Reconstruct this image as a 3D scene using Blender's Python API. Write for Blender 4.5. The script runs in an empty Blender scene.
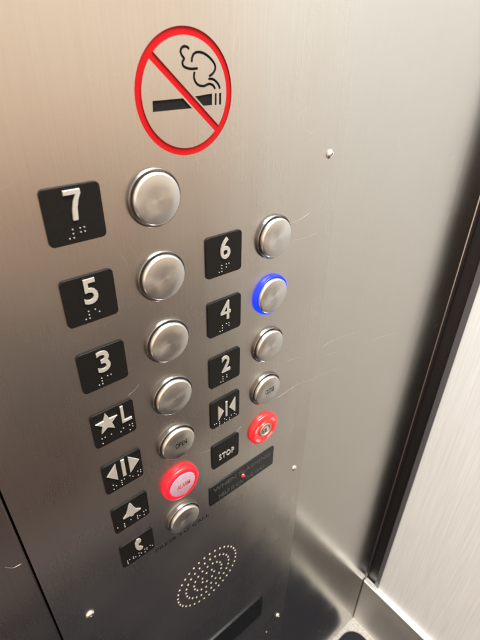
import bpy, math, random
from mathutils import Matrix, Vector
random.seed(7)
S = 0.0508                      # one button row = two inches
FLOOR = -22.4                   # floor height in row units (top button row = 0)
scene = bpy.context.scene
C = scene.collection

def W(x, y, z):                 # row units -> metres, floor at z = 0
    return Vector((x*S, y*S, (z-FLOOR)*S))

# ------------------------------------------------------------------ camera
f_px, yaw, pit, roll = 445.17, 0.699367, -0.5588, 0.0143459
fw = Vector((math.sin(yaw)*math.cos(pit), math.cos(yaw)*math.cos(pit), math.sin(pit)))
r0 = Vector((math.cos(yaw), -math.sin(yaw), 0)); u0 = r0.cross(fw)
r = r0*math.cos(roll)+u0*math.sin(roll); u = -r0*math.sin(roll)+u0*math.cos(roll)
cam_d = bpy.data.cameras.new('camera'); cam = bpy.data.objects.new('camera', cam_d); C.objects.link(cam)
M = Matrix((r, u, -fw)).transposed().to_4x4(); M.translation = W(-1.41264, -4.56673, 1.54497)
cam.matrix_world = M
cam_d.sensor_fit = 'VERTICAL'; cam_d.sensor_height = 24; cam_d.lens = f_px/640*24
cam_d.clip_start = 0.01; cam_d.clip_end = 60
cam_d.dof.use_dof = True; cam_d.dof.focus_distance = 0.34; cam_d.dof.aperture_fstop = 9
scene.camera = cam

# ------------------------------------------------------------------ world: the warm cab interior as a soft gradient
w = bpy.data.worlds.new("World"); scene.world = w; w.use_nodes = True
nt = w.node_tree; nt.nodes.clear()
out = nt.nodes.new('ShaderNodeOutputWorld'); bg = nt.nodes.new('ShaderNodeBackground')
tc = nt.nodes.new('ShaderNodeTexCoord'); sx = nt.nodes.new('ShaderNodeSeparateXYZ')
mr = nt.nodes.new('ShaderNodeMapRange'); mr.inputs[1].default_value = -1; mr.inputs[2].default_value = 1
rp = nt.nodes.new('ShaderNodeValToRGB'); rp.color_ramp.interpolation = 'EASE'
nt.links.new(tc.outputs['Generated'], sx.inputs[0]); nt.links.new(sx.outputs['Z'], mr.inputs[0])
wn = nt.nodes.new('ShaderNodeTexNoise'); wn.inputs['Scale'].default_value = 2.6; wn.inputs['Detail'].default_value = 2
wr = nt.nodes.new('ShaderNodeValToRGB'); wr.color_ramp.elements[0].position = .36; wr.color_ramp.elements[1].position = .62
wr.color_ramp.elements[0].color = (.95,.76,.69,1); wr.color_ramp.elements[1].color = (1.0,1.02,1.02,1)
wm = nt.nodes.new('ShaderNodeMix'); wm.data_type = 'RGBA'; wm.blend_type = 'MULTIPLY'; wm.inputs[0].default_value = 1
nt.links.new(tc.outputs['Generated'], wn.inputs['Vector']); nt.links.new(wn.outputs[0], wr.inputs[0])
nt.links.new(rp.outputs[0], wm.inputs[6]); nt.links.new(wr.outputs[0], wm.inputs[7])
nt.links.new(mr.outputs[0], rp.inputs[0]); nt.links.new(wm.outputs[2], bg.inputs[0]); nt.links.new(bg.outputs[0], out.inputs[0])
stops = [(-1, (.02,.022,.035)), (-.88, (.025,.026,.035)), (-.80, (.06,.042,.042)), (-.66, (.110,.085,.074)), (-.5, (.18,.143,.12)),
         (-.30, (.43,.32,.245)), (-.12, (.80,.62,.475)), (.02, (1.0,.84,.67)), (.25, (1.0,.86,.68)), (1, (.9,.85,.78))]
e = rp.color_ramp.elements
while len(e) > 1: e.remove(e[0])
e[0].position = 0
for i, (z, c) in enumerate(stops):
    el = e[0] if i == 0 else e.new((z+1)/2)
    el.position = (z+1)/2; el.color = (*c, 1)
bg.inputs[1].default_value = 1.55

# ------------------------------------------------------------------ overhead lamps: one at the cab ceiling, one added lower down
def area(name, loc, size, power, col, rot=(0,0,0)):
    l = bpy.data.lights.new(name, 'AREA'); l.shape = 'RECTANGLE'; l.size, l.size_y = size; l.energy = power; l.color = col
    o = bpy.data.objects.new(name, l); o.location = loc; o.rotation_euler = rot; C.objects.link(o); return o
area('overhead_lamp', W(-1, -9, 21), (.5, .35), 15, (1, .98, .95))
area('overhead_lamp', W(5, -8, 16), (.5, .35), 17, (1, 1, .99))  # added lamp below ceiling height, brightens the upper side wall

scene.view_settings.view_transform = 'Standard'; scene.view_settings.look = 'None'
scene.view_settings.exposure = 0; scene.view_settings.gamma = 1
scene.render.resolution_x = 768; scene.render.resolution_y = 1024

# ------------------------------------------------------------------ materials
def mat(name):
    m = bpy.data.materials.new(name); m.use_nodes = True
    return m, m.node_tree, m.node_tree.nodes['Principled BSDF']

def steel(name, col, rough, aniso=0.0, grain=0.0, radial=False, smudge=0.0, bump=0.0, level=(1,0,0), wave=.0007):
    m, t, b = mat(name); N = t.nodes; L = t.links
    b.inputs['Metallic'].default_value = 1; b.inputs['Base Color'].default_value = (*col, 1)
    b.inputs['Roughness'].default_value = rough
    tcn = N.new('ShaderNodeTexCoord')
    if aniso:
        b.inputs['Anisotropic'].default_value = aniso
        if radial: tg = N.new('ShaderNodeTangent'); tg.direction_type = 'RADIAL'; tg.axis = 'Y'
        else:                       # the sheet's level direction, across the vertical brushing
            tg = N.new('ShaderNodeCombineXYZ')
            for i in range(3): tg.inputs[i].default_value = level[i]
        L.new(tg.outputs[0], b.inputs['Tangent'])
    if radial:                  # finger wear, different on every cap
        oi = N.new('ShaderNodeObjectInfo'); nz = N.new('ShaderNodeTexNoise'); nz.noise_dimensions = '4D'
        nz.inputs['Scale'].default_value = 90; nz.inputs['Detail'].default_value = 3
        sc_ = N.new('ShaderNodeMath'); sc_.operation = 'MULTIPLY'; sc_.inputs[1].default_value = 50
        L.new(oi.outputs['Random'], sc_.inputs[0]); L.new(sc_.outputs[0], nz.inputs['W']); L.new(tcn.outputs['Object'], nz.inputs['Vector'])
        rr_ = N.new('ShaderNodeMapRange'); L.new(nz.outputs[0], rr_.inputs[0]); rr_.inputs[1].default_value = .35; rr_.inputs[2].default_value = .65
        rr_.inputs[3].default_value = rough-.07; rr_.inputs[4].default_value = rough+.09; L.new(rr_.outputs[0], b.inputs['Roughness'])
    if grain:
        mp = N.new('ShaderNodeMapping'); L.new(tcn.outputs['Object'], mp.inputs[0])
        mp.inputs['Scale'].default_value = (2600, 2600, 45)
        n = N.new('ShaderNodeTexNoise'); n.inputs['Scale'].default_value = 1; n.inputs['Detail'].default_value = 3
        L.new(mp.outputs[0], n.inputs['Vector'])
        mp2 = N.new('ShaderNodeMapping'); L.new(tcn.outputs['Object'], mp2.inputs[0]); mp2.inputs['Scale'].default_value = (700, 700, 3)
        n2 = N.new('ShaderNodeTexNoise'); n2.inputs['Scale'].default_value = 1; n2.inputs['Detail'].default_value = 2
        L.new(mp2.outputs[0], n2.inputs['Vector'])
        n3 = N.new('ShaderNodeTexNoise'); n3.inputs['Scale'].default_value = 11; n3.inputs['Detail'].default_value = 1.5; n3.inputs['Roughness'].default_value = .6
        L.new(tcn.outputs['Object'], n3.inputs['Vector'])
        a = N.new('ShaderNodeMath'); a.operation = 'ADD'; L.new(n.outputs[0], a.inputs[0]); L.new(n2.outputs[0], a.inputs[1])
        r1 = N.new('ShaderNodeMapRange'); L.new(a.outputs[0], r1.inputs[0])
        r1.inputs[1].default_value = .6; r1.inputs[2].default_value = 1.4
        r1.inputs[3].default_value = 1-grain; r1.inputs[4].default_value = 1
        mx = N.new('ShaderNodeMix'); mx.data_type = 'RGBA'; mx.blend_type = 'MULTIPLY'; mx.inputs[0].default_value = 1
        mx.inputs[6].default_value = (*col, 1); L.new(r1.outputs[0], mx.inputs[7])
        L.new(mx.outputs[2], b.inputs['Base Color'])
        r2 = N.new('ShaderNodeMapRange'); L.new(n3.outputs[0], r2.inputs[0])
        r2.inputs[1].default_value = .35; r2.inputs[2].default_value = .7
        r2.inputs[3].default_value = rough-smudge; r2.inputs[4].default_value = rough+smudge
        a2 = N.new('ShaderNodeMath'); a2.operation = 'MULTIPLY_ADD'; L.new(n.outputs[0], a2.inputs[0]); a2.inputs[1].default_value = .06
        L.new(r2.outputs[0], a2.inputs[2]); L.new(a2.outputs[0], b.inputs['Roughness'])
        if bump:
            bp = N.new('ShaderNodeBump'); bp.inputs['Strength'].default_value = bump; bp.inputs['Distance'].default_value = .0002
            L.new(a.outputs[0], bp.inputs['Height'])
            mp3 = N.new('ShaderNodeMapping'); L.new(tcn.outputs['Object'], mp3.inputs[0]); mp3.inputs['Scale'].default_value = (26, 26, 2.5)
            n4 = N.new('ShaderNodeTexNoise'); n4.inputs['Scale'].default_value = 1; n4.inputs['Detail'].default_value = 1.5
            L.new(mp3.outputs[0], n4.inputs['Vector'])
            b2 = N.new('ShaderNodeBump'); b2.inputs['Strength'].default_value = 1; b2.inputs['Distance'].default_value = wave
            L.new(n4.outputs[0], b2.inputs['Height']); L.new(bp.outputs[0], b2.inputs['Normal']); L.new(b2.outputs[0], b.inputs['Normal'])
            # fine scuffs: sparse, thin, at several angles, rougher and a touch paler than the sheet
            last = mx.outputs[2]; rl = a2.outputs[0]
            nm = N.new('ShaderNodeTexNoise'); nm.inputs['Scale'].default_value = 24; L.new(tcn.outputs['Object'], nm.inputs['Vector'])
            for ang_, off in ((.5, 0), (-.35, 3.1), (1.15, 7.7)):
                ms = N.new('ShaderNodeMapping'); ms.vector_type = 'TEXTURE'; L.new(tcn.outputs['Object'], ms.inputs[0])
                ms.inputs['Rotation'].default_value = (0, ang_, 0); ms.inputs['Location'].default_value = (off, off, off)
                ms.inputs['Scale'].default_value = (1/45, 1/45, 1/1600)
                ns = N.new('ShaderNodeTexNoise'); ns.inputs['Scale'].default_value = 1; ns.inputs['Detail'].default_value = 0
                L.new(ms.outputs[0], ns.inputs['Vector'])
                rs = N.new('ShaderNodeMapRange'); L.new(ns.outputs[0], rs.inputs[0]); rs.inputs[1].default_value = .775; rs.inputs[2].default_value = .86; rs.inputs[4].default_value = .4
                rm = N.new('ShaderNodeMapRange'); L.new(nm.outputs[0], rm.inputs[0]); rm.inputs[1].default_value = .52; rm.inputs[2].default_value = .68
                mu = N.new('ShaderNodeMath'); mu.operation = 'MULTIPLY'; L.new(rs.outputs[0], mu.inputs[0]); L.new(rm.outputs[0], mu.inputs[1])
                mc = N.new('ShaderNodeMix'); mc.data_type = 'RGBA'; L.new(mu.outputs[0], mc.inputs[0]); L.new(last, mc.inputs[6]); mc.inputs[7].default_value = (.72,.70,.66,1)
                last = mc.outputs[2]
                ma = N.new('ShaderNodeMath'); ma.operation = 'MULTIPLY_ADD'; L.new(mu.outputs[0], ma.inputs[0]); ma.inputs[1].default_value = .15; L.new(rl, ma.inputs[2]); rl = ma.outputs[0]
            L.new(last, b.inputs['Base Color']); L.new(rl, b.inputs['Roughness'])
    return m

def plain(name, col, rough, metal=0, emit=None, es=0, noise=0.0, nscale=900, coat=0):
    m, t, b = mat(name)
    b.inputs['Base Color'].default_value = (*col, 1); b.inputs['Roughness'].default_value = rough; b.inputs['Metallic'].default_value = metal
    b.inputs['Coat Weight'].default_value = coat
    if emit: b.inputs['Emission Color'].default_value = (*emit, 1); b.inputs['Emission Strength'].default_value = es
    N = t.nodes; L = t.links
    tcn = N.new('ShaderNodeTexCoord'); n = N.new('ShaderNodeTexNoise'); n.inputs['Scale'].default_value = nscale; n.inputs['Detail'].default_value = 3
    L.new(tcn.outputs['Object'], n.inputs['Vector'])
    r1 = N.new('ShaderNodeMapRange'); L.new(n.outputs[0], r1.inputs[0])
    r1.inputs[1].default_value = .3; r1.inputs[2].default_value = .7; r1.inputs[3].default_value = rough-.05; r1.inputs[4].default_value = rough+.08
    L.new(r1.outputs[0], b.inputs['Roughness'])
    if noise:
        r2 = N.new('ShaderNodeMapRange'); L.new(n.outputs[0], r2.inputs[0]); r2.inputs[1].default_value = .3; r2.inputs[2].default_value = .7
        r2.inputs[3].default_value = 1-noise; r2.inputs[4].default_value = 1
        mx = N.new('ShaderNodeMix'); mx.data_type = 'RGBA'; mx.blend_type = 'MULTIPLY'; mx.inputs[0].default_value = 1
        mx.inputs[6].default_value = (*col, 1); L.new(r2.outputs[0], mx.inputs[7]); L.new(mx.outputs[2], b.inputs['Base Color'])
    return m

M_face = steel('brushed_steel_faceplate', (.535,.518,.480), .26, .5, .09, smudge=.04, bump=.06)
M_return = steel('brushed_steel_return', (.515,.500,.462), .18, .25, .05, smudge=.02, bump=.05, wave=.0003)
M_jamb = steel('brushed_steel_column', (.45,.42,.40), .26, .5, .14, smudge=.05, bump=.2)
M_kick = steel('kickplate_steel', (.82,.81,.78), .55, .3, .06, smudge=.03, level=(0,1,0))
M_cap = steel('spun_steel_cap', (.52,.52,.495), .35, .52, radial=True)
M_edge = steel('polished_steel', (.80,.79,.76), .28)
M_bezel = steel('bezel_steel', (.24,.235,.23), .26)
M_key = steel('warm_key_steel', (.66,.50,.42), .38)
M_lip = steel('satin_top_edge', (.92,.90,.86), .5)
M_screw = steel('screw_steel', (.85,.84,.82), .15)
M_hole = steel('drilled_edge_steel', (.50,.48,.40), .45)
M_dark = plain('dark_recess', (.012,.012,.013), .5)
M_black = plain('black_plate', (.008,.0075,.007), .42, noise=.3)
M_black.node_tree.nodes['Principled BSDF'].inputs['Specular IOR Level'].default_value = .16
M_blackgloss = plain('black_gloss_plate', (.005,.006,.007), .26)
M_blackgloss.node_tree.nodes['Principled BSDF'].inputs['Specular IOR Level'].default_value = .3
M_num = plain('raised_silver_lettering', (.44,.43,.39), .42, metal=.35, noise=.12)
M_dots = plain('braille_grey', (.22,.215,.205), .45, metal=.3)
M_grey = plain('faint_grey_lettering', (.045,.05,.05), .4)
M_paint = plain('black_paint_fill', (.008,.008,.008), .5)
def matte(m, sp):
    m.node_tree.nodes['Principled BSDF'].inputs['Specular IOR Level'].default_value = sp; return m
M_red = plain('red_paint_fill', (.40,.003,.006), .5, noise=.12); matte(M_red, .15); matte(M_paint, .12)
M_blue = plain('lit_blue_ring', (.001,.01,.25), .35, emit=(.002,.018,1), es=2.8)
M_redring = plain('lit_red_ring', (.25,.002,.006), .35, emit=(1,.010,.025), es=1.25, coat=.1)
M_redstop = plain('lit_red_stop', (.40,.008,.01), .28, emit=(1,.02,.025), es=.62, coat=.5)
M_lens = plain('milky_lens', (.36,.27,.32), .25, emit=(1,.45,.58), es=.16, noise=.15, nscale=600, coat=.5)
M_lenstext = plain('red_lens_lettering', (.45,.05,.08), .4, emit=(1,.1,.15), es=.08)
M_glint = plain('painted_pink_glint', (.7,.2,.2), .3, emit=(1,.12,.12), es=.35)  # colour and glow of the painted glints on the stop ring
M_led = plain('small_red_led', (.30,.015,.02), .12, emit=(1,.05,.06), es=.05, coat=1)
M_scr = steel('scratch_bright', (.64,.62,.58), .38)
M_trim = plain('black_anodised', (.012,.010,.011), .30)
M_grytrim = plain('grey_anodised', (.12,.12,.13), .35, metal=.3)

def laminate():
    m, t, b = mat('cream_laminate'); N = t.nodes; L = t.links
    tcn = N.new('ShaderNodeTexCoord'); mp = N.new('ShaderNodeMapping'); mp.inputs['Scale'].default_value = (700, 700, 7)
    n = N.new('ShaderNodeTexNoise'); n.inputs['Scale'].default_value = 1; n.inputs['Detail'].default_value = 4; n.inputs['Roughness'].default_value = .65
    L.new(tcn.outputs['Object'], mp.inputs[0]); L.new(mp.outputs[0], n.inputs['Vector'])
    cr = N.new('ShaderNodeValToRGB'); cr.color_ramp.elements[0].position = .3; cr.color_ramp.elements[1].position = .62
    cr.color_ramp.elements[0].color = (.63,.66,.68,1); cr.color_ramp.elements[1].color = (.78,.82,.845,1)
    L.new(n.outputs[0], cr.inputs[0]); L.new(cr.outputs[0], b.inputs['Base Color']); b.inputs['Roughness'].default_value = .5
    return m
M_lam = laminate()

def tile():
    m, t, b = mat('speckled_tile'); N = t.nodes; L = t.links
    tcn = N.new('ShaderNodeTexCoord'); n = N.new('ShaderNodeTexNoise'); n.inputs['Scale'].default_value = 220; n.inputs['Detail'].default_value = 6
    L.new(tcn.outputs['Object'], n.inputs['Vector'])
    cr = N.new('ShaderNodeValToRGB'); cr.color_ramp.elements[0].position = .35; cr.color_ramp.elements[1].position = .6
    cr.color_ramp.elements[0].color = (.42,.40,.37,1); cr.color_ramp.elements[1].color = (.62,.60,.56,1)
    L.new(n.outputs[0], cr.inputs[0]); L.new(cr.outputs[0], b.inputs['Base Color']); b.inputs['Roughness'].default_value = .4
    return m
M_tile = tile()
M_mat = plain('navy_carpet', (.016,.018,.030), .9, noise=.5, nscale=700)

# ------------------------------------------------------------------ object helpers
POS = {}
def tag(o, label=None, cat=None, group=None, kind=None):
    for k, v in (('label', label), ('category', cat), ('group', group), ('kind', kind)):
        if v: o[k] = v
    return o
def place(o, p, parent):
    POS[o.name] = Vector(p)
    if parent is None: o.location = W(*p)
    else:
        o.parent = parent; o.location = (Vector(p)-POS[parent.name])*S
    C.objects.link(o); return o
def empty(name, p):
    o = bpy.data.objects.new(name, None); o.empty_display_size = .02; return place(o, p, None)
def mesh(name, verts, faces, m, parent, p, smooth=False, uv=False, sharp=38):
    me = bpy.data.meshes.new(name); p = Vector(p)
    me.from_pydata([(Vector(v)-p)*S for v in verts], [], faces)
    me.materials.append(m)
    if smooth:
        me.polygons.foreach_set('use_smooth', [True]*len(me.polygons))
        me.set_sharp_from_angle(angle=math.radians(sharp))
    if uv:
        l = me.uv_layers.new(name='UVMap')
        for lp in me.loops:
            v = me.vertices[lp.vertex_index].co; l.data[lp.index].uv = (v.x+v.y*.7, v.z)
    me.update()
    return place(bpy.data.objects.new(name, me), p, parent)

def box_geo(V, F, a, b, bev=0.0):
    """box from corner a to corner b; bev chamfers all edges (rounded look)."""
    (x0,y0,z0),(x1,y1,z1) = a, b
    import bmesh
    bm = bmesh.new(); bmesh.ops.create_cube(bm, size=1)
    for v in bm.verts:
        v.co = Vector(((x0+x1)/2+v.co.x*(x1-x0), (y0+y1)/2+v.co.y*(y1-y0), (z0+z1)/2+v.co.z*(z1-z0)))
    if bev: bmesh.ops.bevel(bm, geom=bm.edges[:], offset=bev, segments=2, affect='EDGES', profile=.5)
    o = len(V); bm.verts.index_update(); V += [v.co.copy() for v in bm.verts]
    F += [tuple(o+v.index for v in f.verts) for f in bm.faces]; bm.free()
def box(name, a, b, m, parent=None, bev=0.0, uv=False):
    V, F = [], []; box_geo(V, F, a, b, bev)
    p = ((a[0]+b[0])/2, (a[1]+b[1])/2, min(a[2], b[2]) if parent is None else (a[2]+b[2])/2)
    return mesh(name, V, F, m, parent, p, uv=uv)

def lathe_geo(V, F, c, prof, n=64):
    """prof: list of (radius, height out of the panel); axis -Y."""
    cx, cy, cz = c; o = len(V); k = len(prof)
    for (rr, h) in prof:
        for i in range(n):
            a = 2*math.pi*i/n; V.append(Vector((cx+rr*math.cos(a), cy-h, cz+rr*math.sin(a))))
    for j in range(k-1):
        for i in range(n):
            i2 = (i+1) % n
            F.append((o+j*n+i, o+j*n+i2, o+(j+1)*n+i2, o+(j+1)*n+i))
    if prof[-1][0] > 0: F.append(tuple(o+(k-1)*n+i for i in range(n)))
def lathe(name, c, prof, m, parent, n=64):
    V, F = [], []; lathe_geo(V, F, c, prof, n)
    return mesh(name, V, F, m, parent, c, smooth=True)

def inset(poly, d):
    n = len(poly); A = sum(poly[i][0]*poly[(i+1)%n][1]-poly[(i+1)%n][0]*poly[i][1] for i in range(n))
    s = 1 if A > 0 else -1; res = []
    for i in range(n):
        p0, p1, p2 = Vector(poly[i-1]), Vector(poly[i]), Vector(poly[(i+1)%n])
        a = (p1-p0).normalized(); b = (p2-p1).normalized()
        na = Vector((-a.y, a.x))*s; nb = Vector((-b.y, b.x))*s
        k = na+nb; q = max(.5, 1+na.dot(nb)); res.append(tuple(p1+k*(d/q)))
    return res
def slab_geo(V, F, poly, y0, y1, bev):
    """prism with outline poly in x,z from y0 (back) to y1 (front), front edge chamfered by bev."""
    A = sum(poly[i][0]*poly[(i+1)%len(poly)][1]-poly[(i+1)%len(poly)][0]*poly[i][1] for i in range(len(poly)))
    if A < 0: poly = poly[::-1]
    n = len(poly); o = len(V); s = -1 if y1 < y0 else 1
    rings = [(poly, y0), (poly, y1-s*bev), (inset(poly, bev*.45), y1-s*bev*.35), (inset(poly, bev), y1)]
    for pl, y in rings:
        V += [Vector((x, y, z)) for x, z in pl]
    for j in range(3):
        for i in range(n):
            i2 = (i+1) % n; F.append((o+j*n+i, o+j*n+i2, o+(j+1)*n+i2, o+(j+1)*n+i))
    F.append(tuple(o+3*n+i for i in range(n)))
def slab(name, poly, y0, y1, m, parent, bev=.008, p=None):
    V, F = [], []; slab_geo(V, F, poly, y0, y1, bev)
    if p is None: p = (sum(q[0] for q in poly)/len(poly), y0, sum(q[1] for q in poly)/len(poly))
    return mesh(name, V, F, m, parent, p, smooth=True, sharp=18)
def rrect(x0, x1, z0, z1, rad, n=6):
    pts = []
    for cx, cz, a0 in ((x1-rad, z1-rad, 0), (x0+rad, z1-rad, 90), (x0+rad, z0+rad, 180), (x1-rad, z0+rad, 270)):
        for i in range(n+1):
            a = math.radians(a0+90*i/n); pts.append((cx+rad*math.cos(a), cz+rad*math.sin(a)))
    return pts
def catmull(P, k=8):
    P = [Vector(p) for p in P]; R = []
    for i in range(len(P)-1):
        a = P[i-1] if i else P[0]*2-P[1]; b, c = P[i], P[i+1]; d = P[i+2] if i+2 < len(P) else P[-1]*2-P[-2]
        for j in range(k):
            t = j/k; R.append(.5*((2*b)+(c-a)*t+(2*a-5*b+4*c-d)*t*t+(-a+3*b-3*c+d)*t**3))
    return R+[P[-1]]
def stroke(P, wd, k=5, round_end=True):
    Q = catmull(P, k); Lf, Rt = [], []
    for i, q in enumerate(Q):
        t = (Q[min(i+1, len(Q)-1)]-Q[max(i-1, 0)]).normalized(); nn = Vector((-t.y, t.x))
        ww = wd/2
        if i == 0 or i == len(Q)-1: ww *= .55
        Lf.append(tuple(q+nn*ww)); Rt.append(tuple(q-nn*ww))
    return Lf+Rt[::-1]

def text_mesh(txt, box_, y0, y1, m, name, parent, bold=.0, bev=.0, spacing=1.0, italic=False):
    """lettering fitted to box_ = (x0, x1, z0, z1), from y0 to y1 (front)."""
    cu = bpy.data.curves.new(name, 'FONT'); cu.body = txt; cu.size = 1; cu.offset = bold; cu.extrude = .05; cu.space_character = spacing
    cu.resolution_u = 4; cu.bevel_depth = bev; cu.bevel_resolution = 1
    to = bpy.data.objects.new('tmp', cu); C.objects.link(to)
    dg = bpy.context.evaluated_depsgraph_get(); me = bpy.data.meshes.new_from_object(to.evaluated_get(dg))
    V = [v.co.copy() for v in me.vertices]; F = [tuple(f.vertices) for f in me.polygons]
    bpy.data.objects.remove(to); bpy.data.curves.remove(cu); bpy.data.meshes.remove(me)
    xs = [v.x for v in V]; ys = [v.y for v in V]; zs = [v.z for v in V]
    x0, x1, z0, z1 = box_
    def mp(v):
        return Vector((x0+(v.x-min(xs))/(max(xs)-min(xs))*(x1-x0), y0+(v.z-min(zs))/(max(zs)-min(zs))*(y1-y0), z0+(v.y-min(ys))/(max(ys)-min(ys))*(z1-z0)))
    return mesh(name, [mp(v) for v in V], F, m, parent, ((x0+x1)/2, y0, (z0+z1)/2))

# ------------------------------------------------------------------ the setting
XW = 10.12                                        # the side wall plane
fl = box('floor', (-20, .9, FLOOR-1), (13, -13, FLOOR), M_tile); tag(fl, 'pale speckled tile floor of the cab', 'floor', kind='structure')
V, F = [], []
pl = rrect(-14, 9.66, -12.4, -.16, .7, 8)
slab_geo(V, F, pl, 0, -.12, .04)
V = [Vector((v.x, v.z, FLOOR+.01-v.y)) for v in V]
F = [f[::-1] for f in F]
mt = mesh('floor_mat', V, F, M_mat, None, (-2, -15, FLOOR+.01), smooth=True)
tag(mt, 'dark navy floor mat with a rounded corner lying on the pale tile', 'mat')

rt = empty('return_panel', (7.3, .03, FLOOR)); tag(rt, 'smooth brushed steel wall panel between the button panel and the black corner trim', 'wall panel')
box('steel_sheet', (4.475, .03, FLOOR), (XW-.02, .8, 12), M_return, rt, bev=.012, uv=True)
jb = empty('door_column', (-5, .06, FLOOR)); tag(jb, 'darker brushed steel column at lower left beside the button panel', 'column')
box('steel_sheet', (-9, .05, FLOOR), (-1.408, .8, 12), M_jamb, jb, bev=.03, uv=True)
V, F = [], []
for pts, wd in (([(-1.683,-4.612),(-1.64,-4.68),(-1.594,-4.731),(-1.495,-4.745)], .013),):
    slab_geo(V, F, stroke(pts, wd), .051, .048, .0005)
mesh('scratch_mark', V, F, M_scr, jb, (-1.6, .07, -4.7))
box('dark_seam_backing', (-1.5, .83, FLOOR), (4.6, 1.1, 12), M_dark, jb)  # unseen dark sheet added behind the panels to keep the seam gaps dark

wl = empty('side_wall', (XW+.4, -4, FLOOR)); tag(wl, 'cream laminate wall panel with fine vertical grain at the right edge', 'wall')
box('laminate_sheet', (XW, -.62, FLOOR), (XW+.5, -9.5, 12), M_lam, wl, bev=.015)
box('edge_strip', (XW-.03, -.46, FLOOR), (XW+.45, -.605, 12), M_grytrim, wl, bev=.015)
tr = empty('corner_trim', (XW+.2, -.2, FLOOR)); tag(tr, 'narrow black metal trim running down the corner beside the cream wall', 'trim')
box('channel', (XW+.06, .0, FLOOR), (XW+.45, -.45, 12), M_trim, tr, bev=.01)
box('channel_lip', (XW-.012, .0, FLOOR), (XW+.07, -.035, 12), M_trim, tr, bev=.015)

kp = empty('kickplate', (XW, -6, FLOOR)); tag(kp, 'stainless steel kickplate with a bright top edge along the foot of the cream wall', 'kickplate')
box('face_sheet', (XW-.16, -.02, FLOOR+.02), (XW-.012, -9.5, -18.93), M_kick, kp, bev=.02, uv=True)
box('top_cap', (XW-.20, -.03, -18.93), (XW-.01, -9.5, -18.87), M_lip, kp, bev=.015)

# ------------------------------------------------------------------ the control panel
X0, X1, Z0, Z1 = -1.385, 4.462, FLOOR+.1, 9
cp = empty('control_panel', ((X0+X1)/2, 0, FLOOR+.1))
tag(cp, 'brushed steel elevator button panel with round buttons and black braille plates', 'elevator panel')

# no smoking emblem: cut into the faceplate, paint at the bottom of the cut
SC = (1.617, 1.045); RO, RI = .632, .553
ang = math.atan2(.647-1.42, 2.027-1.191); bw = .040
def circ(c, rr, n): return [(c[0]+rr*math.cos(2*math.pi*i/n), c[1]+rr*math.sin(2*math.pi*i/n)) for i in range(n)]
d = Vector((math.cos(ang), math.sin(ang))); nrm = Vector((-d.y, d.x))
def dshape(sg):
    a0 = math.asin(bw/RI); pts = []
    for i in range(65):
        a = a0+(math.pi-2*a0)*i/64
        q = d*(RI*math.cos(a))+nrm*(sg*RI*math.sin(a)); pts.append((SC[0]+q.x, SC[1]+q.y))
    return pts
smokeA = [(1.675,1.470),(1.653,1.490),(1.612,1.496),(1.578,1.477),(1.567,1.447),(1.583,1.413),(1.606,1.386),(1.588,1.362),(1.584,1.337),(1.604,1.311),(1.66,1.293),(1.717,1.289),(1.78,1.294)]
smokeB = [(1.736,1.262),(1.727,1.238),(1.726,1.197),(1.75,1.153),(1.798,1.125),(1.859,1.12),(1.9,1.133),(1.941,1.136),(1.983,1.119),(2.010,1.082)]
smokeC = [(1.702,1.351),(1.709,1.392),(1.734,1.429),(1.783,1.444),(1.841,1.439),(1.909,1.412),(1.978,1.362),(2.014,1.312),(2.007,1.268),(1.969,1.232),(1.925,1.212)]
smokeD = [(1.915,1.188),(1.974,1.184),(2.025,1.158),(2.061,1.119),(2.078,1.082)]
sw = .027
def side(x, z): return nrm.dot(Vector((x-SC[0], z-SC[1])))
# cigarette halves on either side of the bar
def zc(x): return (.897+(x-1.176)*.025, 1.006+(x-1.176)*.04)
def barx(z, off):                       # x on the line parallel to the bar at offset off
    # nrm.(x-sx, z-sz) = off
    return SC[0]+(off-nrm.y*(z-SC[1]))/nrm.x
g = bw+.018
cigL = [(1.180, .900), (barx(.905, -g), .905), (barx(1.012, -g), 1.012), (1.187, 1.006)]
cigR = [(barx(.920, g), .920), (1.960, .921), (1.964, 1.040), (barx(1.022, g), 1.022)]
tick1 = [(2.000,.918),(2.026,.918),(2.030,1.040),(2.004,1.040)]
tick2 = [(2.062,.918),(2.092,.918),(2.096,1.040),(2.066,1.040)]
inner = [cigL, cigR, tick1, tick2]+[stroke(s, sw) for s in (smokeA, smokeB, smokeC, smokeD)]
SPK = (1.600, -8.655); holes = []
for rr, n, ph in ((.80,35,.05),(.59,26,.0),(.38,17,.1),(.17,7,.0)):
    for i in range(n):
        a = 2*math.pi*i/n+ph; holes.append((SPK[0]+rr*math.cos(a), SPK[1]+rr*math.sin(a)))
rings = [[(X0,Z0),(X1,Z0),(X1,Z1),(X0,Z1)], circ(SC, RO, 128), dshape(1), dshape(-1)]+inner+[circ(h, .031, 12) for h in holes]
TH = .035
def fill_curve(polys, half):
    cu = bpy.data.curves.new('tmp', 'CURVE'); cu.dimensions = '2D'; cu.fill_mode = 'BOTH'; cu.extrude = half
    for P in polys:
        s = cu.splines.new('POLY'); s.points.add(len(P)-1); s.use_cyclic_u = True
        for i, q in enumerate(P): s.points[i].co = (q[0], q[1], 0, 1)
    o = bpy.data.objects.new('tmp', cu); C.objects.link(o)
    dg = bpy.context.evaluated_depsgraph_get(); me = bpy.data.meshes.new_from_object(o.evaluated_get(dg))
    V = [(v.co.x, v.co.z+half, v.co.y) for v in me.vertices]; F = [tuple(f.vertices)[::-1] for f in me.polygons]
    bpy.data.objects.remove(o); bpy.data.curves.remove(cu); bpy.data.meshes.remove(me)
    return V, F
V, F = fill_curve(rings, TH/2)
fp = mesh('faceplate', V, F, M_face, cp, ((X0+X1)/2, 0, (Z0+Z1)/2), uv=True)
V, F = [], []; box_geo(V, F, (X0+.01, TH+.004, Z0), (X1-.01, .45, Z1), 0)
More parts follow.
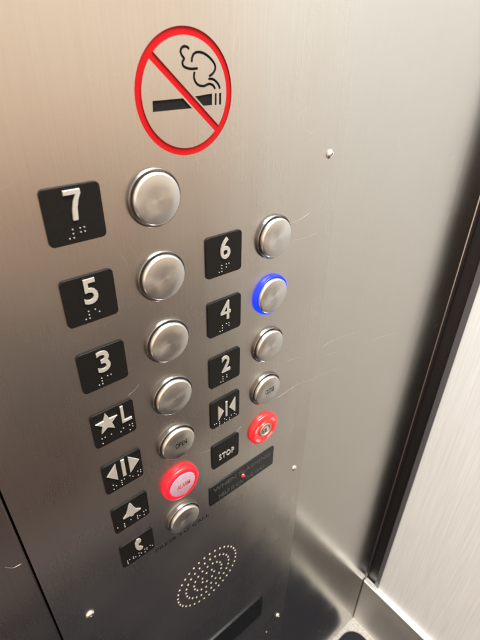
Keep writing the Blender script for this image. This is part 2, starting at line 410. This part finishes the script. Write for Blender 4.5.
mesh('back_box', V, F, M_dark, cp, ((X0+X1)/2, .2, (Z0+Z1)/2))
# paint in the cuts
RC = .014                                                    # painted floor of the cut, measured from the face
V, F = fill_curve([circ(SC, RO-.0006, 128), dshape(1), dshape(-1)], .004)
V = [(x, y+RC, z) for x, y, z in V]
em = mesh('no_smoking_ring', V, F, M_red, cp, (SC[0], RC, SC[1]))
tag(em, 'round red no smoking sign with a slash across a black cigarette')
V, F = [], []
for P in inner[:4]: slab_geo(V, F, inset(P, .0006), TH, RC, .0005)
mesh('cigarette', V, F, M_paint, em, (1.6, RC, .96))
V, F = [], []
for P in inner[4:]: slab_geo(V, F, inset(P, .0004), TH, RC, .0003)
mesh('smoke_swirl', V, F, M_paint, em, (1.8, RC, 1.3))

# speaker grille: bright chamfers round drilled holes
V, F = [], []
for hx, hz in holes:
    lathe_geo(V, F, (hx, 0, hz), [(.0305, -.03), (.0305, .001), (.0335, .003), (.0285, .003), (.014, -.014), (.011,-.028)], 12)
sg = mesh('speaker_grille', V, F, M_hole, cp, (SPK[0], 0, SPK[1]), smooth=True); tag(sg, 'round speaker grille of small drilled holes below the buttons')

# screws
def screw(x, z, rr=.062, ph=.4):
    V, F = [], []; lathe_geo(V, F, (x, 0, z), [(rr, -.003), (rr*.98, .012), (rr*.8, .032), (rr*.45, .043), (rr*.30, .045), (rr*.24, .020)], 28)
    o = mesh('screw', V, F, M_screw, cp, (x, 0, z), smooth=True); tag(o, None, None, 'screws holding the button panel')
    V, F = [], []; lathe_geo(V, F, (x, 0, z), [(rr*.235, .018), (rr*.235, .022)], 6)
    mesh('drive_socket', V, F, M_dark, o, (x, 0, z))
for x, z in ((4.17,.113),(4.164,-6.98),(4.176,-14.02),(-.884,-6.928),(-.884,.113)): screw(x, z, .078 if x < 0 else .074)
lathe('pin_hole', (3.726, 0, -14.49), [(.03, -.002), (.028, .008), (.012, .010)], M_hole, cp, 14)

# ---- buttons
XL, XR = 1.100, 3.055
BP = [(.346,-.003),(.346,.033),(.341,.043),(.335,.046),(.328,.042),(.325,.004)]
CP = [(.305,.004),(.305,.082),(.302,.090),(.287,.103),(.282,.1055)]
FACE = [(.2825,.1046),(.278,.1067),(.14,.1072),(.0001,.1077)]
def spun(c, parent):
    o = lathe('button_cap', c, [(.3052,.002)]+CP, M_edge, parent, 72)
    V, F = [], []; lathe_geo(V, F, c, [(rr, h+.0012) for rr, h in FACE], 72)
    mesh('cap_face', V, F, M_cap, parent, c, smooth=True)
    return o
def button(x, z, label, text=None, ring=None):
    c = (x, 0, z)
    if ring: prof = [(.353,-.003),(.353,.030),(.347,.046),(.335,.052),(.322,.046),(.312,.006)]
    else: prof = BP
    b = lathe('push_button', c, prof, ring or M_bezel, cp, 72); tag(b, label, None, 'round push buttons of the panel')
    if False:
        lathe('bezel_collar', c, [(.329,.030),(.328,.052),(.323,.056),(.317,.052),(.315,.01)], M_bezel if not ring else ring, b, 72)
    spun(c, b)
    if text: text_mesh(text, (x-.108+.03, x+.108+.03, z-.052, z+.052), -.108, -.1102, M_paint, 'engraved_word', b, bold=.022)
    return b
rowL = ['round steel button beside the 7 plate, topmost in the left column', 'round steel button beside the 5 plate', 'round steel button beside the 3 plate',
        'round steel button beside the star L plate', 'round steel button engraved OPEN']
for k, lb in enumerate(rowL): button(XL, -k*1.0, lb, 'OPEN' if k == 4 else None)
button(XR, -.945, 'round steel button beside the 6 plate')
button(XR, -1.935, 'round steel button beside the 4 plate with a glowing blue ring', ring=M_blue)
button(XR, -2.93, 'round steel button beside the 2 plate')
button(XR, -3.93, 'round steel button engraved CLOSE', 'CLOSE')
button(XL, -6.0, 'round steel call button at the foot of the left column')
# alarm button: lit red ring round a milky lens
c = (XL, 0, -4.99)
b = lathe('push_button', c, [(.358,-.003),(.358,.045),(.350,.075),(.330,.100),(.300,.108),(.270,.104),(.262,.085),(.262,.02)], M_redring, cp, 72)
tag(b, 'alarm button glowing with a red ring round a milky pink lens', None, 'round push buttons of the panel')
lathe('button_lens', c, [(.258,.02),(.258,.094),(.250,.106),(.235,.112),(.0001,.116)], M_lens, b, 64)
text_mesh('ALARM', (XL-.12, XL+.14, -5.035, -4.935), -.117, -.121, M_lenstext, 'lens_word', b, bold=.01)
# stop switch
c = (XR, 0, -4.945)
b = lathe('push_button', c, [(.358,-.003),(.358,.040),(.350,.062),(.325,.078),(.27,.084),(.20,.074),(.165,.066),(.16,.03)], M_redstop, cp, 72)
tag(b, 'red lit stop switch with a key lock at its centre', None, 'round push buttons of the panel')
kl = lathe('key_cylinder', c, [(.158,.03),(.158,.090),(.150,.098),(.120,.098),(.112,.088),(.108,.072)], M_key, b, 48)
lathe('lock_barrel', c, [(.085,.06),(.085,.094),(.078,.098),(.0001,.099)], M_edge, kl, 32)
V, F = [], []; box_geo(V, F, (XR-.014, -.0975, c[2]-.055), (XR+.014, -.1015, c[2]+.055), 0)
mesh('key_slot', V, F, M_dark, kl, (XR, -.1, c[2]))
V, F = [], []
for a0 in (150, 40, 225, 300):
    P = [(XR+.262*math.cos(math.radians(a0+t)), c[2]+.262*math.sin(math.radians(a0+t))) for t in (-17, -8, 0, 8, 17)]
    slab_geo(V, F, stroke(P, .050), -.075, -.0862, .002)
mesh('painted_glints', V, F, M_glint, b, (XR, -.08, c[2]))  # glints on the red ring, put in as pale glowing arcs

# ---- tactile plates
BR = {'#':'3456','a':'1','b':'12','c':'14','d':'145','e':'15','f':'124','g':'1245','h':'125','i':'24','l':'123','m':'134','n':'1345','o':'135','p':'1234','r':'1235','s':'234'}
def braille(word, x, z, parent, cell=.128, dt=.046):
    V, F = [], []
    for k, ch in enumerate(word):
        for dd in BR[ch]:
            dd = int(dd)-1; px = x+k*cell+(dt if dd > 2 else 0); pz = z-(dd % 3)*dt
            lathe_geo(V, F, (px, -.025, pz), [(.0115,-.002),(.0100,.007),(.006,.012),(.0001,.0135)], 8)
    return mesh('braille_dots', V, F, M_dots, parent, (x, -.025, z), smooth=True)
PX = {0: -.1646, 1: 1.795}
def plate(col, z, label):
    x0 = PX[col]; o = slab('tactile_plate', rrect(x0, x0+.628, z-.303, z+.303, .055), -.002+.003, -.025, M_black, cp, bev=.005, p=(x0+.314, 0, z))
    return tag(o, label, None, 'black tactile plates of the panel')
def numeral(txt, col, z, br):
    o = plate(col, z, 'black tactile plate with a raised %s' % txt)
    cx = PX[col]+.314
    wd = .17 if txt != '4' else .185
    if txt == '7':
        P = [(0,1),(.97,1),(1,.97),(1,.85),(.83,.66),(.70,.42),(.64,.05),(.60,0),(.33,0),(.31,.03),(.37,.36),(.50,.62),(.69,.835),(0,.835)]
        P = [(cx-.088+q[0]*.18, z-.055+q[1]*.32) for q in P]
        V, F = [], []; slab_geo(V, F, P, -.022, -.047, .006)
        mesh('raised_numeral', V, F, M_num, o, (cx, -.025, z+.1), smooth=True, sharp=20)
    else: text_mesh(txt, (cx-wd/2+.005, cx+wd/2+.005, z-.055, z+.262), -.025, -.046, M_num, 'raised_numeral', o, bold=.008, bev=.006)
    braille('#'+br, cx-.10, z-.148, o)
for k, (t_, b_) in enumerate((('7','g'),('5','e'),('3','c'))): numeral(t_, 0, -k*1.0, b_)
for k, (t_, b_) in enumerate((('6','f'),('4','d'),('2','b'))): numeral(t_, 1, -.979-k, b_)
def raised(name, polys, parent, bev=.006):
    V, F = [], []
    for P in polys: slab_geo(V, F, P, -.022, -.045, bev)
    return mesh(name, V, F, M_num, parent, (polys[0][0][0], -.025, polys[0][0][1]), smooth=True, sharp=20)
# star L
o = plate(0, -3.0, 'black tactile plate with a raised star and L')
sc = (.045, -2.905); star = []
for i in range(10):
    rr = .168 if i % 2 == 0 else .075; a = math.radians(90+36*i); star.append((sc[0]+rr*math.cos(a), sc[1]+rr*math.sin(a)*1.08))
raised('raised_star', [star], o)
raised('raised_letter', [[(.258,-2.735),(.300,-2.735),(.300,-2.996),(.408,-2.996),(.408,-3.042),(.258,-3.042)]], o)
braille('main', -.062, -3.148, o, cell=.140)
# door open
o = plate(0, -4.0, 'black tactile plate with arrows pointing apart for door open')
raised('raised_arrows', [[(-.112,-3.908),(.045,-3.735),(.045,-4.082)], [(.127,-3.725),(.183,-3.725),(.183,-4.077),(.127,-4.077)], [(.247,-3.727),(.417,-3.902),(.247,-4.08)]], o)
braille('open', -.045, -4.150, o, cell=.138)
# alarm bell
o = plate(0, -5.0, 'black tactile plate with a raised bell')
raised('raised_bell', [[(.147,-4.735),(.172,-4.775),(.200,-4.865),(.235,-4.950),(.318,-5.015),(.300,-5.035),(.190,-5.038),(.170,-5.066),(.130,-5.066),(.112,-5.035),(-.002,-5.022),(.000,-5.000),(.060,-4.945),(.092,-4.865),(.120,-4.775)]], o)
braille('alarm', -.116, -5.150, o, cell=.118, dt=.042)
# phone
o = plate(0, -6.0, 'black tactile plate with a raised telephone handset, lowest in the left column')
raised('raised_handset', [[(.148,-5.735),(.200,-5.750),(.226,-5.800),(.218,-5.856),(.180,-5.862),(.165,-5.905),(.178,-5.960),(.214,-5.985),(.240,-6.030),(.216,-6.078),(.160,-6.062),(.118,-6.000),(.102,-5.915),(.106,-5.820)]], o)
braille('phone', -.075, -6.150, o, cell=.112, dt=.042)
# close
o = plate(1, -3.937+.044, 'black tactile plate with arrows pointing together for door close')
raised('raised_arrows', [[(1.940,-3.702),(2.064,-3.880),(1.940,-4.045)], [(2.100,-3.702),(2.140,-3.702),(2.140,-4.040),(2.100,-4.040)], [(2.315,-3.700),(2.188,-3.878),(2.315,-4.045)]], o)
braille('close', 1.862, -4.095, o, cell=.110, dt=.042)
# stop
o = plate(1, -4.94, 'black tactile plate reading STOP')
text_mesh('STOP', (1.945, 2.300, -5.065, -4.930), -.025, -.038, M_num, 'raised_word', o, bold=.012, spacing=1.15)

# ---- long sign with indicator lamp, lower sign
o = slab('message_plate', rrect(1.708, 3.405, -6.255, -5.706, .03), .001, -.020, M_blackgloss, cp, bev=.006)
tag(o, 'long black plate with faint grey writing and a small red lamp')
text_mesh('WHEN FLASHING', (1.80, 3.30, -5.905, -5.790), -.020, -.0225, M_grey, 'message_line', o, bold=.01)
text_mesh('HELP IS ON THE WAY', (1.93, 3.16, -6.175, -6.065), -.020, -.0225, M_grey, 'message_line', o, bold=.01)
lathe('indicator_lamp', (2.542, -.018, -5.954), [(.052,0),(.050,.018),(.040,.038),(.024,.052),(.0001,.058)], M_led, o, 32)
text_mesh('PRESS TO CALL', (.472, 1.690, -6.528, -6.425), .0, -.0015, M_paint, 'engraved_words', cp, bold=.014, spacing=1.12)
o = slab('lower_plate', rrect(-.33, 3.395, -12.82, -11.73, .03), .001, -.040, M_blackgloss, cp, bev=.012)
tag(o, 'wide glossy black plate below the speaker grille')

# ---- scratches in the steel
def scratches(name, lines, y, parent):
    for P, wd in lines:
        V, F = [], []; slab_geo(V, F, stroke(P, wd*.45, 6), y+.0005, y-.0012, .0002)
        mesh(name, V, F, M_scr, parent, (P[0][0], y, P[0][1]))
scratches('scratch_mark', [([(1.551,-4.626),(1.85,-4.70),(2.208,-4.700),(2.50,-4.56)], .008),
    ([(3.42,-4.375),(3.72,-4.345),(4.023,-4.335),(4.44,-4.43)], .010),
    ([(3.618,-3.585),(3.815,-3.588),(3.983,-3.653),(4.142,-3.799)], .008),
    ([(3.467,-.819),(3.658,-.79),(3.831,-.741)], .006), ([(3.498,-1.114),(3.752,-1.139),(4.064,-1.123)], .006),
    ([(.42,-2.64),(.52,-2.60),(.60,-2.54)], .005)], 0, cp)
scratches('scratch_mark', [([(4.49,-4.44),(4.85,-4.50),(5.353,-4.577)], .012), ([(4.659,-3.715),(5.138,-3.704),(5.913,-3.86)], .012),
    ([(4.774,-3.99),(5.0,-4.03),(5.212,-4.087)], .008), ([(6.176,-4.27),(6.894,-4.418),(7.642,-4.577)], .014)], .03, rt)
